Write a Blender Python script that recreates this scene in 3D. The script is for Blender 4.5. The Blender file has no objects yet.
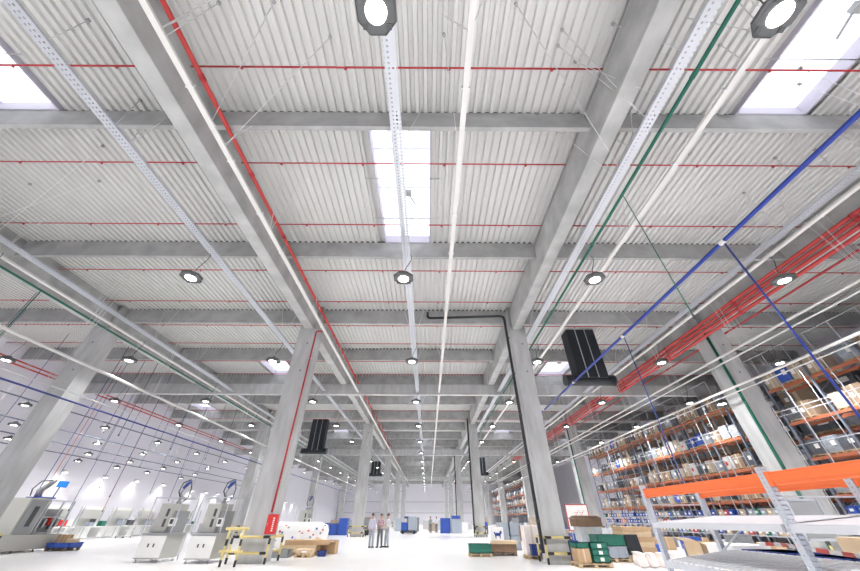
import bpy, math, random
from mathutils import Vector, Matrix
random.seed(7)
C = bpy.context.scene.collection
R = math.radians
HC = 1.47
sc = bpy.context.scene
sc.view_settings.view_transform = 'Standard'
sc.view_settings.look = 'None'
sc.view_settings.gamma = 1.0
sc.view_settings.exposure = 0.47
sc.cycles.max_bounces = 8
sc.cycles.diffuse_bounces = 5
sc.cycles.glossy_bounces = 3
sc.cycles.transparent_max_bounces = 16
sc.cycles.caustics_reflective = False
sc.cycles.caustics_refractive = False
sc.cycles.sample_clamp_indirect = 6.0

ORD = ['first','second','third','fourth','fifth','sixth','seventh','eighth','ninth','tenth','eleventh','twelfth','thirteenth',
       'fourteenth','fifteenth','sixteenth','seventeenth','eighteenth','nineteenth','twentieth','twenty-first','twenty-second',
       'twenty-third','twenty-fourth','twenty-fifth','twenty-sixth','twenty-seventh','twenty-eighth','twenty-ninth','thirtieth']
def ow(i): return ORD[i] if i < len(ORD) else str(i+1)+'th'

# ------------------------------------------------------------------ materials
def mat(name, col, rough=0.55, metal=0.0, noise=0.0, nscale=4.0, bump=0.0, spec=0.5, coat=0.0, stretch=None):
    m = bpy.data.materials.new(name); m.use_nodes = True
    nt = m.node_tree; b = nt.nodes['Principled BSDF']
    b.inputs['Base Color'].default_value = (*col, 1); b.inputs['Roughness'].default_value = rough
    b.inputs['Metallic'].default_value = metal; b.inputs['Specular IOR Level'].default_value = spec
    b.inputs['Coat Weight'].default_value = coat
    if noise or bump:
        tc = nt.nodes.new('ShaderNodeTexCoord'); n = nt.nodes.new('ShaderNodeTexNoise')
        n.inputs['Scale'].default_value = nscale; n.inputs['Detail'].default_value = 5
        if stretch:
            mp = nt.nodes.new('ShaderNodeMapping'); mp.inputs['Scale'].default_value = stretch
            nt.links.new(tc.outputs['Object'], mp.inputs['Vector']); nt.links.new(mp.outputs['Vector'], n.inputs['Vector'])
        else: nt.links.new(tc.outputs['Object'], n.inputs['Vector'])
        if noise:
            r = nt.nodes.new('ShaderNodeMapRange'); r.inputs['To Min'].default_value = 1-noise; r.inputs['To Max'].default_value = 1+noise
            r.inputs['From Min'].default_value = .3; r.inputs['From Max'].default_value = .7
            mx = nt.nodes.new('ShaderNodeVectorMath'); mx.operation = 'SCALE'; mx.inputs[0].default_value = col
            nt.links.new(n.outputs['Fac'], r.inputs['Value']); nt.links.new(r.outputs['Result'], mx.inputs['Scale'])
            nt.links.new(mx.outputs['Vector'], b.inputs['Base Color'])
        if bump:
            bp = nt.nodes.new('ShaderNodeBump'); bp.inputs['Strength'].default_value = bump; bp.inputs['Distance'].default_value = .02
            nt.links.new(n.outputs['Fac'], bp.inputs['Height']); nt.links.new(bp.outputs['Normal'], b.inputs['Normal'])
    return m
def emis(name, col, s):
    m = bpy.data.materials.new(name); m.use_nodes = True; nt = m.node_tree
    nt.nodes.remove(nt.nodes['Principled BSDF']); e = nt.nodes.new('ShaderNodeEmission')
    e.inputs['Color'].default_value = (*col, 1); e.inputs['Strength'].default_value = s
    nt.links.new(e.outputs[0], nt.nodes['Material Output'].inputs['Surface']); return m
def holes(name, col, px, py, rad, ax=(0, 1), metal=.6, rough=.35):
    """sheet steel with a regular grid of round holes one can look through"""
    m = mat(name, col, rough, metal); nt = m.node_tree; b = nt.nodes['Principled BSDF']
    tc = nt.nodes.new('ShaderNodeTexCoord'); sp = nt.nodes.new('ShaderNodeSeparateXYZ'); nt.links.new(tc.outputs['Object'], sp.inputs[0])
    def mth(op, a, v=None, w=None):
        n = nt.nodes.new('ShaderNodeMath'); n.operation = op
        for i, q in enumerate((a, v, w)):
            if q is None: continue
            if isinstance(q, (int, float)): n.inputs[i].default_value = q
            else: nt.links.new(q, n.inputs[i])
        return n.outputs[0]
    d = []
    for a, p in zip(ax, (px, py)):
        f = mth('FRACT', mth('DIVIDE', sp.outputs[a], p)); d.append(mth('POWER', mth('MULTIPLY', mth('SUBTRACT', f, .5), p), 2.0))
    h = mth('LESS_THAN', mth('ADD', d[0], d[1]), rad*rad)
    t = nt.nodes.new('ShaderNodeBsdfTransparent'); mx = nt.nodes.new('ShaderNodeMixShader')
    nt.links.new(h, mx.inputs[0]); nt.links.new(b.outputs[0], mx.inputs[1]); nt.links.new(t.outputs[0], mx.inputs[2])
    nt.links.new(mx.outputs[0], nt.nodes['Material Output'].inputs['Surface']); return m
def bands(name, c1, c2, scale, axis='Y', ratio=.5, rough=.5):
    m = mat(name, c1, rough); nt = m.node_tree; b = nt.nodes['Principled BSDF']
    tc = nt.nodes.new('ShaderNodeTexCoord'); sp = nt.nodes.new('ShaderNodeSeparateXYZ'); nt.links.new(tc.outputs['Object'], sp.inputs[0])
    d = nt.nodes.new('ShaderNodeMath'); d.operation = 'MULTIPLY'; d.inputs[1].default_value = scale
    nt.links.new(sp.outputs[axis], d.inputs[0])
    f = nt.nodes.new('ShaderNodeMath'); f.operation = 'FRACT'; nt.links.new(d.outputs[0], f.inputs[0])
    l = nt.nodes.new('ShaderNodeMath'); l.operation = 'LESS_THAN'; l.inputs[1].default_value = ratio; nt.links.new(f.outputs[0], l.inputs[0])
    mx = nt.nodes.new('ShaderNodeMix'); mx.data_type = 'RGBA'; mx.inputs['A'].default_value = (*c1, 1); mx.inputs['B'].default_value = (*c2, 1)
    nt.links.new(l.outputs[0], mx.inputs['Factor']); nt.links.new(mx.outputs['Result'], b.inputs['Base Color']); return m

M = dict(
 deck=mat('deck_sheet', (.60,.60,.595), .5, noise=.03, nscale=.6),
 conc=mat('concrete', (.36,.365,.365), .8, noise=.16, nscale=1.5, bump=.15),
 conc_l=mat('concrete_light', (.47,.475,.48), .8, noise=.16, nscale=2.2, bump=.15, stretch=(1,1,.25)),
 conc_g=mat('concrete_girder', (.43,.435,.435), .8, noise=.2, nscale=1.1, bump=.2),
 floor=mat('epoxy_floor', (.79,.79,.795), .22, noise=.02, nscale=.5, spec=.35),
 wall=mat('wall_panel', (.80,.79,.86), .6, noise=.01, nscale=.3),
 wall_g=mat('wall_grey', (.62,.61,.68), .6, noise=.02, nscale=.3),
 curb=mat('curb_lining', (.50,.48,.56), .6), red=mat('red_pipe', (.42,.022,.028), .4), redl=mat('red_pipe_light', (.52,.05,.045), .45),
 green=mat('green_pipe', (.006,.13,.085), .4), blue=mat('blue_pipe', (.012,.04,.30), .4), blued=mat('navy_pipe', (.02,.05,.25), .4),
 white=mat('white_bar', (.70,.69,.68), .45), whitep=mat('white_paint', (.84,.84,.82), .5),
 galv=mat('galvanised', (.62,.65,.70), .38, .55, noise=.06, nscale=6), wire=mat('wire_steel', (.70,.71,.72), .4, .4),
 wired=mat('dark_cord', (.05,.05,.055), .5), steelb=mat('blue_steel', (.14,.17,.24), .5), black=mat('black_plastic', (.012,.016,.022), .5), fence=mat('fence_grey', (.50,.53,.58), .5), cr=mat('rack_cardboard', (.30,.215,.15), .8, noise=.12, nscale=3), crl=mat('rack_cardboard_pale', (.42,.35,.28), .8, noise=.1, nscale=3), wr=mat('rack_wrap', (.30,.33,.38), .3, noise=.25, nscale=7), wrd=mat('rack_wrap_dark', (.10,.11,.13), .35, noise=.3, nscale=6), crw=mat('rack_carton_white', (.55,.55,.57), .7), dark=mat('dark_grey', (.07,.075,.08), .5),
 lampb=mat('lamp_housing', (.10,.105,.11), .4, .3), lens=emis('lamp_lens', (1,.97,.92), 10.0),
 grey=mat('machine_grey', (.46,.46,.43), .45), greyd=mat('machine_grey_dark', (.30,.31,.32), .45), steel=mat('steel', (.5,.52,.55), .35, .7),
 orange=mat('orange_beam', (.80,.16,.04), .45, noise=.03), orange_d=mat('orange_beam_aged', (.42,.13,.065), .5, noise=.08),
 rackg=mat('rack_upright', (.22,.25,.32), .4, .3), shelfw=mat('shelf_white', (.55,.56,.60), .4),
 yellow=bands('guard_yellow_black', (.66,.54,.22), (.02,.02,.02), 1.6, 'Z', .32),
 yellowr=mat('guard_yellow', (.66,.54,.22), .5),
 card=mat('cardboard', (.50,.34,.20), .8, noise=.08, nscale=3), cardl=mat('cardboard_pale', (.62,.47,.31), .8, noise=.06, nscale=3),
 cardd=mat('cardboard_dark', (.22,.14,.09), .8, noise=.12, nscale=5), tape=mat('packing_tape', (.62,.52,.38), .3),
 paper=mat('paper_label', (.85,.85,.84), .6), wrap=mat('stretch_wrap', (.58,.60,.63), .25, noise=.12, nscale=7),
 wrapd=mat('stretch_wrap_dark', (.20,.21,.22), .3, noise=.2, nscale=6), wood=mat('pallet_wood', (.55,.42,.27), .8, noise=.12, nscale=5),
 woodd=mat('pallet_wood_dark', (.16,.12,.10), .8, noise=.12, nscale=5),
 blueb=mat('blue_bin', (.03,.09,.42), .4), greenb=mat('green_crate', (.02,.17,.12), .45), greyb=mat('grey_crate', (.36,.41,.48), .45),
 redb=mat('red_box', (.65,.03,.03), .4), screen=emis('screen_blue', (.05,.30,.85), .8), pinkp=mat('crumpled_paper', (.84,.77,.75), .7, noise=.05, nscale=9, bump=.6),
 skin=mat('skin', (.55,.33,.24), .6), hair=mat('hair_dark', (.05,.035,.03), .7), jeans=mat('trousers_grey', (.13,.14,.17), .8), jeansl=mat('trousers_pale', (.33,.36,.42), .8),
 shirtl=mat('shirt_lilac', (.55,.53,.66), .8, noise=.15, nscale=14), shirtr=mat('shirt_plaid', (.42,.30,.33), .8, noise=.3, nscale=16), shirtw=mat('shirt_white', (.72,.72,.76), .8), shirtg=mat('shirt_grey', (.30,.32,.34), .8),
 tray=holes('perforated_tray', (.58,.60,.66), .10, .11, .026), slat=mat('deck_slat', (.86,.87,.90), .3, .0), upr=holes('perforated_upright', (.56,.60,.67), .05, .05, .0085, (1,2), .4),
 tape_rw=bands('barrier_tape', (.68,.13,.11), (.80,.79,.78), 3.2, 'Y', .5),
)
def pane_mat():
    m = bpy.data.materials.new('skylight_pane'); m.use_nodes = True; nt = m.node_tree
    b = nt.nodes['Principled BSDF']; b.inputs['Base Color'].default_value = (.95,.97,1,1); b.inputs['Roughness'].default_value = .1
    t = nt.nodes.new('ShaderNodeBsdfTransparent'); t.inputs[0].default_value = (.97,.98,1,1); mx = nt.nodes.new('ShaderNodeMixShader'); mx.inputs[0].default_value = .88
    nt.links.new(b.outputs[0], mx.inputs[1]); nt.links.new(t.outputs[0], mx.inputs[2]); nt.links.new(mx.outputs[0], nt.nodes['Material Output'].inputs['Surface']); return m
M['pane'] = pane_mat()

# ------------------------------------------------------------------ mesh helpers
class MB:
    def __init__(s): s.v = []; s.f = []; s.sm = []
    def quad(s, *p):
        n = len(s.v); s.v += [tuple(q) for q in p]; s.f.append(tuple(range(n, n+len(p)))); s.sm.append(False); return s
    def box(s, x0, x1, y0, y1, z0, z1, bev=0.0):
        n = len(s.v)
        s.v += [(x0,y0,z0),(x1,y0,z0),(x1,y1,z0),(x0,y1,z0),(x0,y0,z1),(x1,y0,z1),(x1,y1,z1),(x0,y1,z1)]
        for f in ((0,3,2,1),(4,5,6,7),(0,1,5,4),(1,2,6,5),(2,3,7,6),(3,0,4,7)): s.f.append(tuple(n+i for i in f)); s.sm.append(False)
        return s
    def cbox(s, c, d): return s.box(c[0]-d[0]/2, c[0]+d[0]/2, c[1]-d[1]/2, c[1]+d[1]/2, c[2]-d[2]/2, c[2]+d[2]/2)
    def bar(s, p0, p1, w, h):
        p0, p1 = Vector(p0), Vector(p1); d = (p1-p0).normalized(); up = Vector((0,0,1)) if abs(d.z) < .95 else Vector((0,1,0))
        a = d.cross(up).normalized()*w/2; b = a.cross(d).normalized()*h/2; n = len(s.v)
        for p in (p0, p1): s.v += [tuple(p-a-b), tuple(p+a-b), tuple(p+a+b), tuple(p-a+b)]
        for f in ((0,1,2,3),(7,6,5,4),(0,4,5,1),(1,5,6,2),(2,6,7,3),(3,7,4,0)): s.f.append(tuple(n+i for i in f)); s.sm.append(False)
        return s
    def tube(s, pts, r, k=8, caps=True):
        pts = [Vector(p) for p in pts]; n0 = len(s.v); m = len(pts); ref = None
        for i, p in enumerate(pts):
            d = (pts[min(i+1,m-1)]-pts[max(i-1,0)]).normalized()
            if ref is None: ref = Vector((0,0,1)) if abs(d.z) < .9 else Vector((1,0,0))
            a = d.cross(ref).normalized(); b = a.cross(d).normalized(); ref = b
            rr = r[i] if isinstance(r, (list, tuple)) else r
            for j in range(k):
                t = 2*math.pi*j/k; s.v.append(tuple(p+a*math.cos(t)*rr+b*math.sin(t)*rr))
        for i in range(m-1):
            for j in range(k):
                q = n0+i*k; s.f.append((q+j, q+(j+1)%k, q+k+(j+1)%k, q+k+j)); s.sm.append(True)
        if caps:
            s.f.append(tuple(n0+j for j in reversed(range(k)))); s.f.append(tuple(n0+(m-1)*k+j for j in range(k))); s.sm += [False, False]
        return s
    def lathe(s, prof, k=16, c=(0,0,0), rot=0.0, smooth=True, sx=1, sy=1):
        n0 = len(s.v); m = len(prof)
        for r, z in prof:
            for j in range(k):
                t = 2*math.pi*j/k+rot; s.v.append((c[0]+sx*r*math.cos(t), c[1]+sy*r*math.sin(t), c[2]+z))
        for i in range(m-1):
            for j in range(k):
                q = n0+i*k; s.f.append((q+j, q+(j+1)%k, q+k+(j+1)%k, q+k+j)); s.sm.append(smooth)
        s.f.append(tuple(n0+j for j in reversed(range(k)))); s.f.append(tuple(n0+(m-1)*k+j for j in range(k))); s.sm += [False, False]
        return s
    def build(s, name, m, parent=None, loc=None, rz=0, bevel=0.0):
        me = bpy.data.meshes.new(name); me.from_pydata(s.v, [], s.f); me.materials.append(m if not isinstance(m, str) else M[m])
        for p, q in zip(me.polygons, s.sm): p.use_smooth = q
        me.update(); o = bpy.data.objects.new(name, me); C.objects.link(o)
        if parent: o.parent = parent
        if loc: o.location = loc
        o.rotation_euler.z = rz
        if bevel:
            b = o.modifiers.new('b', 'BEVEL'); b.width = bevel; b.segments = 2; b.limit_method = 'ANGLE'
        return o
def tag(o, label=None, cat=None, group=None, kind=None):
    if label: o['label'] = label
    if cat: o['category'] = cat
    if group: o['group'] = group
    if kind: o['kind'] = kind
    return o
def thing(name, loc, label, cat, group=None, rz=0, kind=None):
    o = bpy.data.objects.new(name, None); C.objects.link(o); o.location = loc; o.rotation_euler.z = rz; o.empty_display_size = .1
    return tag(o, label, cat, group, kind)
KIDS = {}
def copy_tree(o, loc=None, rz=None, scale=None, label=None, group=None, parent=None):
    c = o.copy(); C.objects.link(c)
    if parent: c.parent = parent
    if loc is not None: c.location = loc
    if rz is not None: c.rotation_euler.z = rz
    if scale is not None: c.scale = scale
    if label: c['label'] = label
    if group: c['group'] = group
    ks = KIDS.setdefault(o.name, None)
    if ks is None: ks = KIDS[o.name] = [k for k in C.objects if k.parent == o]
    for k in ks: copy_tree(k, parent=c)
    return c

# ------------------------------------------------------------------ camera
cd = bpy.data.cameras.new('camera'); cam = bpy.data.objects.new('camera', cd); C.objects.link(cam); sc.camera = cam
cd.sensor_width = 36; cd.lens = 313/860*36; cd.clip_end = 600; cd.clip_start = .05
P, YW, RL = R(36.75), R(.2), R(.15)
fw = Vector((0, math.cos(P), math.sin(P))); up = Vector((0, -math.sin(P), math.cos(P))); rt = Vector((1,0,0))
Z = Matrix.Rotation(-YW, 3, 'Z'); fw, up, rt = Z@fw, Z@up, Z@rt
r2 = rt*math.cos(RL)+up*math.sin(RL); u2 = -rt*math.sin(RL)+up*math.cos(RL)
cam.matrix_world = Matrix(((r2.x,u2.x,-fw.x,0),(r2.y,u2.y,-fw.y,0),(r2.z,u2.z,-fw.z,HC),(0,0,0,1)))

# ------------------------------------------------------------------ world
w = bpy.data.worlds.new('sky'); sc.world = w; w.use_nodes = True
bg = w.node_tree.nodes['Background']; bg.inputs[0].default_value = (.93,.95,1,1); bg.inputs[1].default_value = 2.0

# ------------------------------------------------------------------ shell
XL, XR, YB, YF = -32.4, 30.0, 137.0, -24.0
ZD, ZS, ZG = 12.53, 11.57, 10.88
tag(MB().box(XL-.3, XR+.3, YF, YB+.3, -.3, 0).build('floor', 'floor'), 'glossy white epoxy warehouse floor', 'floor', kind='structure')
tag(MB().box(XL-.3, XL, YF, YB, 0, 12.75).build('wall_left', 'wall'), 'white panel wall washed by round wall lamps', 'wall', kind='structure')
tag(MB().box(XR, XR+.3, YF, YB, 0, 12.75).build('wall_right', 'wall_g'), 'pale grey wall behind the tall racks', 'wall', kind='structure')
tag(MB().box(XL, XR, YB, YB+.3, 0, 12.75).build('wall_back', 'wall'), 'distant pale lilac end wall of the hall', 'wall', kind='structure')
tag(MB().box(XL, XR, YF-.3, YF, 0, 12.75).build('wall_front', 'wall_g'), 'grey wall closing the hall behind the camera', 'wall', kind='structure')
for i, z in enumerate((3.2, 6.4)):
    tag(MB().box(XL, XR, YB-.06, YB, z, z+.12).build('trim_%d' % (i+1), 'greyd'), 'thin grey %s rail across the far end wall' % ('lower','upper')[i], 'trim', kind='structure')

BY = [-19.4, -13.3, -7.2, -1.1, 5.0, 11.25, 17.6, 23.5, 29.2, 35.3, 41.6]
while BY[-1] < 131: BY.append(BY[-1]+6.0)
GX = [-20.2, -7.4, 5.45, 17.55]
SKY = []   # x0,x1, beam strip index
for k in range(4, 24, 4): SKY.append((-2.15, 0.0, k))
for k in range(3, 24, 4): SKY += [(-14.75, -12.55, k), (10.42, 12.72, k)]
for k in (8, 12, 16): SKY += [(-28.8, -26.7, k+1), (22.9, 25.0, k)]
# trapezoidal deck, ribs running along the hall
mb = MB(); pit = .28
nx = int((XR-XL)/pit)+1
edges = BY + [YB]
edges[0] = YF
for k in range(len(edges)-1):
    ya, yb = edges[k], edges[k+1]; ya += .15 if k else 0; yb += .15 if k < len(edges)-2 else 0
    holes_ = [(a, b) for a, b, q in SKY if q == k]
    for i in range(nx):
        x = XL+i*pit
        if any(a-.2 < x+pit/2 < b+.2 for a, b in holes_): continue
        prof = [(0,0),(.11,0),(.14,.10),(.25,.10),(.28,0)]
        for (a, za), (b, zb) in zip(prof, prof[1:]):
            mb.quad((x+a,ya,ZD+za),(x+a,yb,ZD+za),(x+b,yb,ZD+zb),(x+b,ya,ZD+zb))
ceil = mb.build('ceiling', 'deck'); tag(ceil, 'white corrugated steel roof deck with ribs along the hall', 'ceiling', kind='structure')
mb = MB()
for k in range(len(edges)-1):
    xs = sorted([(a, b) for a, b, q in SKY if q == k]); x = XL-.3
    for a, b in xs+[(XR+.3, None)]:
        mb.box(x, a if b is None else a-.02, edges[k], edges[k+1], ZD+.16, ZD+.3); x = (b or 0)+.02
mb.build('roof_cover', 'deck', ceil)
# skylights
def bayname(x):
    return 'central bay' if -7 < x < 5 else 'machine-side bay' if -20 < x < -7 else 'rack-side bay' if 5 < x < 17 else 'left outer bay' if x < -20 else 'right outer bay'
for n, (a, b, k) in enumerate(SKY):
    ya, yb = edges[k]+.35 if k else edges[k], edges[k+1]-.05
    cnt = sum(1 for s in SKY[:n] if s[0] == a)
    wdw = thing('window_%d' % (n+1), ((a+b)/2, (ya+yb)/2, ZD), 'bright rectangular roof skylight, %s in the %s' % (ow(cnt), bayname((a+b)/2)), 'skylight', 'roof skylights', kind='structure')
    hw, hl = (b-a)/2, (yb-ya)/2; f = MB()
    for s in (-1, 1):
        f.box(s*hw-.03+s*.03, s*hw+.03+s*.03, -hl-.06, hl+.06, -.03, .45); f.box(-hw, hw, s*hl-.03+s*.03, s*hl+.03+s*.03, -.03, .45)
    f.build('curb_frame', 'curb', wdw)
    p = MB(); N = 8; 
    for i in range(N):
        x0, x1 = -hw+2*hw*i/N, -hw+2*hw*(i+1)/N; z0, z1 = .43+.22*math.sin(math.pi*i/N), .43+.22*math.sin(math.pi*(i+1)/N)
        p.quad((x0,-hl,z0),(x1,-hl,z1),(x1,hl,z1),(x0,hl,z0))
    p.build('pane', 'pane', wdw)
    if ya < 45:
        for t in (-.5, .0, .5):
            MB().bar((-hw, t*hl*1.2, .40), (hw, t*hl*1.2, .40), .05, .05).build('glazing_bar', 'galv', wdw)
        op = MB().cbox((.15, .15, .2), (.3, .25, .18)).bar((.15,.2,.25),(.45,.9,.35),.05,.05).bar((-.2,-.6,.2),(.1,.1,.2),.04,.04); op.build('vent_opener', 'greyd', wdw)
        for q in (-.25, .45): MB().tube([(-hw-.45, q*hl, -.06), (hw+.45, q*hl, -.06)], .018, 6).build('safety_bar', 'steel', wdw)

# columns (rows 24 m apart)
CW = {-20.2: (-20.7, -19.68), -7.4: (-7.95, -6.82), 5.45: (5.02, 5.94), 17.55: (16.93, 18.17)}
ROW = ['nearest', 'second', 'third', 'fourth', 'fifth']
LINE = {-20.2: 'outer line by the left wall', -7.4: 'line beside the machines', 5.45: 'line beside the pallet goods', 17.55: 'outer line by the tall racks'}
RY = [17.1+24*k for k in range(5)]
for gx in GX:
    x0, x1 = CW[gx]
    for k, y in enumerate(RY):
        t = thing('concrete_column', ((x0+x1)/2, y+.48, 0), '%s square concrete column in the %s' % (ROW[k], LINE[gx]), 'column', 'concrete columns', kind='structure')
        hw = (x1-x0)/2
        m = MB().box(-hw, hw, -.48, .48, 0, ZG)
        m.build('shaft', 'conc_l', t, bevel=.025)
        f = MB(); f.box(-hw, -.3, -.45, .45, ZG, ZD-.02); f.box(.3, hw, -.45, .45, ZG, ZD-.02); f.build('fork_head', 'conc', t)
        if k < 2:
            for zz in (9.9, 8.2): MB().lathe([(.045,0),(.045,.01)], 10, (0,0,0)).build('anchor_hole', 'dark', t, (.12,-.485,zz)).rotation_euler.x = R(90)
# girders along the hall between column rows
for gx in GX:
    ys = [-6.9]+RY+[YB]
    for k in range(len(ys)-1):
        y0, y1 = ys[k]+(0.97 if k else 0)*0+ (.02 if k else 0), ys[k+1]-.0
        g = MB(); g.box(gx-.27, gx+.27, y0, y1, ZG, 12.2).box(gx-.19, gx+.19, y0, y1, 12.2, ZD)
        tag(g.build('concrete_girder', 'conc_g', bevel=.02), 'long concrete roof girder, %s span along the %s' % (ow(k), LINE[gx]), 'girder', 'concrete girders', kind='structure')
# secondary beams across, one per bay
BX = [XL+.05]+GX+[XR-.05]
for i, y in enumerate(BY):
    for j in range(5):
        if y > 100 and j in (0, 4): pass
        x0, x1 = BX[j]+(.27 if j else 0), BX[j+1]-(.27 if j < 4 else 0)
        rbm = MB().box(x0, x1, y, y+.15, ZS, ZD-.004).build('roof_beam', 'conc', bevel=.015)
        if y < 60: MB().box(x0, x1, y+.02, y+.06, ZD-.003, ZD+.095).build('rib_shade_filler', 'dark', rbm)  # dark strip added to paint the shade in the rib voids above the beam
        tag(rbm, 'grey concrete cross beam, %s from the camera end in the %s' % (ow(i), bayname((x0+x1)/2)), 'beam', 'concrete cross beams', kind='structure')
for i, y in enumerate((27.0, 58.7, 101.0)):
    tag(MB().box(XL+.02, XR-.02, y, y+.35, 10.0, 10.875).build('transfer_beam', 'conc_l', bevel=.02), '%s deep pale crossbeam slung under the girders across the hall' % ('nearest','second','farthest')[i], 'beam', 'deep crossbeams', kind='structure')

# ------------------------------------------------------------------ long services along the hall
def hangers(root, x, z, y0, y1, step, spread=.45, r=.012, thick='wire'):
    m = MB()
    m.tube([(0,0,0),(-spread,.25,ZD-z)], r, 4, False).tube([(0,0,0),(spread,-.15,ZD-z)], r, 4, False)
    a = m.build('hanger_wire', thick, root, (0, y0-root.location.y, 0)); y = y0+step
    while y < y1:
        c = a.copy(); C.objects.link(c); c.location = (0, y-root.location.y, 0); y += step
TR = [(-8.96,10.27,'galvanised perforated cable tray above the machine-side lamps'), (-.94,10.17,'perforated cable tray down the middle of the central bay'),
      (6.05,10.27,'perforated cable tray beside the green pipe'), (13.4,10.2,'perforated cable tray by the red pipe bundle'), (-16.7,10.17,'perforated cable tray by the outer machine-side columns')]
for x, z, l in TR:
    t = thing('cable_tray', (x, 0, z), l, 'cable tray', 'cable trays'); y0, y1 = -1.0, 128
    MB().box(-.15, .15, y0, y1, -.003, .003).build('tray_floor', 'tray', t)
    for s in (-1, 1): MB().box(s*.15-.004, s*.15+.004, y0, y1, 0, .07).box(min(s*.15, s*.135), max(s*.15, s*.135), y0, y1, .066, .07).build('side_rail', 'galv', t)
    b = MB().box(-.1, .02, y0, y1, .006, .03).build('cable_run', 'greyd', t)
    hangers(t, x, z, .9, 70, 4.1, .7)
for x, z, l in [(.9,10.17,'white trunking bar along the central bay, beside the middle tray'), (-6.05,10.17,'white trunking bar under the machine-side girder'),
                (7.53,10.17,'white trunking bar running behind the lamps beside the green pipe'), (14.05,10.2,'white trunking bar between the tray and the red pipe bundle'), (-17.85,10.17,'white trunking bar over the outer machine aisle')]:
    t = thing('trunking_bar', (x, 0, z), l, 'trunking', 'white trunking bars')
    MB().box(-.075, .075, -1, 128, 0, .08).build('channel', 'white', t)
    a = MB().box(-.11, .11, -.02, .02, -.006, .09).build('clamp', 'wire', t, (0, 1.3, 0)); y = 1.3
    while y < 50:
        y += 2.05; c = a.copy(); C.objects.link(c); c.location.y = y
    hangers(t, x, z+.08, 2.2, 60, 6.1, .5)
def run(name, x, z, r, y0, y1, m, label, cat, group=None, coup=None, k=8):
    t = thing(name, (x, 0, z), label, cat, group)
    MB().tube([(0,y0,0),(0,y1,0)], r, k).build('pipe', m, t)
    if coup:
        a = MB().tube([(0,-.09,0),(0,.09,0)], r*1.25, k).build('coupling', coup[1], t, (0, coup[0][0], 0))
        for y in coup[0][1:]: c = a.copy(); C.objects.link(c); c.location.y = y
    return t
run('green_pipe', 6.42, 10.15, .05, -1, 120, 'green', 'green pipe running beside the perforated tray near the pallet goods', 'pipe', 'green pipes', ([3.0+6*k for k in range(12)], 'green'))
run('green_pipe', -18.5, 10.17, .05, -1, 120, 'green', 'green pipe beside the white trunking over the outer machine aisle', 'pipe', 'green pipes', ([3.0+6*k for k in range(12)], 'green'))
run('blue_pipe', 9.08, 8.37, .06, -1, 29, 'blue', 'thick blue pipe with white couplings high in the rack-side bay', 'pipe', None, ([6.92, 13.12, 19.3, 25.5], 'whitep'))
run('sprinkler_main', -6.42, 11.42, .068, -1, 80, 'redl', 'red sprinkler main along the machine-side girder', 'pipe', 'red sprinkler mains', ([.48+3.1*k for k in range(20)], 'red'))
for i, (dx, z) in enumerate(((0,10.96),(.05,10.74),(0,10.46),(.05,10.24))):
    run('sprinkler_main', 16.42+dx, z, .085, -1, 70, 'redl', 'red pipe of the bundle on the rack-side girder, %s from the top' % ow(i), 'pipe', 'red sprinkler mains', ([2.0+6*k for k in range(10)], 'red'))
run('sprinkler_main', 18.6, 10.85, .05, -1, 70, 'red', 'single dark red pipe beyond the rack-side girder', 'pipe', 'red sprinkler mains')
for i, z in enumerate((10.87, 10.6)): run('sprinkler_main', -30.6, z, .055, 4, 60, 'redl', 'red pipe of the pair along the left wall, %s of the two' % ('upper','lower')[i], 'pipe', 'red sprinkler mains')
for i, (x, z, m, r) in enumerate(((16.2,8.72,'white',.06),(16.75,8.62,'wire',.045),(16.2,7.12,'white',.06),(16.75,7.05,'wire',.03),(-18,7.93,'white',.075),(-18.3,6.62,'wire',.03),(-18,6.18,'blued',.04))):
    l = ['white rail high in front of the rack-side columns, upper of two','grey rail just behind the upper white rail by the racks','white rail low in front of the rack-side columns','thin grey rail behind the lower white rail by the racks','thick white rail in front of the outer machine-side columns','thin white rail above the navy pipe by the left wall','navy pipe in front of the outer machine-side columns'][i]
    t = run('navy_pipe' if m == 'blued' else 'hanging_rail', x, z, r, 1, 95, m, l, 'pipe' if m == 'blued' else 'rail', 'hanging rails')
    hangers(t, x, z, 3, 60, 5.9, .05, .008)
# vertical droppers
def drop(name, x, y, z0, z1, r, m, label, cat='pipe', group='drop pipes'):
    t = thing(name, (x, y, z0), label, cat, group)
    MB().tube([(0,0,0),(0,0,z1-z0)], r, 8).build('pipe', m, t); MB().lathe([(r*1.9,0),(r*1.9,.14)], 8, (0,0,0)).build('valve', 'dark', t)
drop('drop_pipe', 9.12, 6.92, 1.9, 8.37, .025, 'blue', 'blue drop pipe nearest the camera below the thick blue pipe')
drop('drop_pipe', 9.12, 13.12, 2.2, 8.37, .02, 'blued', 'second navy drop pipe below the thick blue pipe')
drop('drop_pipe', 6.42, 6.5, 5.35, 10.15, .013, 'green', 'thin green drop pipe below the green pipe')
drop('drop_pipe', 16.87, 17.0, .3, 10.6, .075, 'green', 'green pipe down the nearest rack-side column')
drop('drop_pipe', 16.87, 41.0, .3, 10.6, .075, 'green', 'green pipe down the second rack-side column')
drop('drop_pipe', -18.5, 12.2, 6.2, 10.17, .022, 'green', 'thin green drop pipe beside the nearest outer machine-side column')
n = 0
for i, y in enumerate((9.5, 12.6, 15.0, 19.6, 22.2, 24.0, 25.6, 27.4, 29.4, 31.5, 33.8, 36.5, 39.5)):
    drop('drop_pipe', -23.2+.15*(i % 3), y, (6.4,2.7,6.3)[i % 3], 12.4, .02 if i % 3 else .026, ('steelb','blued','steelb')[i % 3], 'thin dark drop pipe over the left workstations, %s from the camera end' % ow(i))
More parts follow.
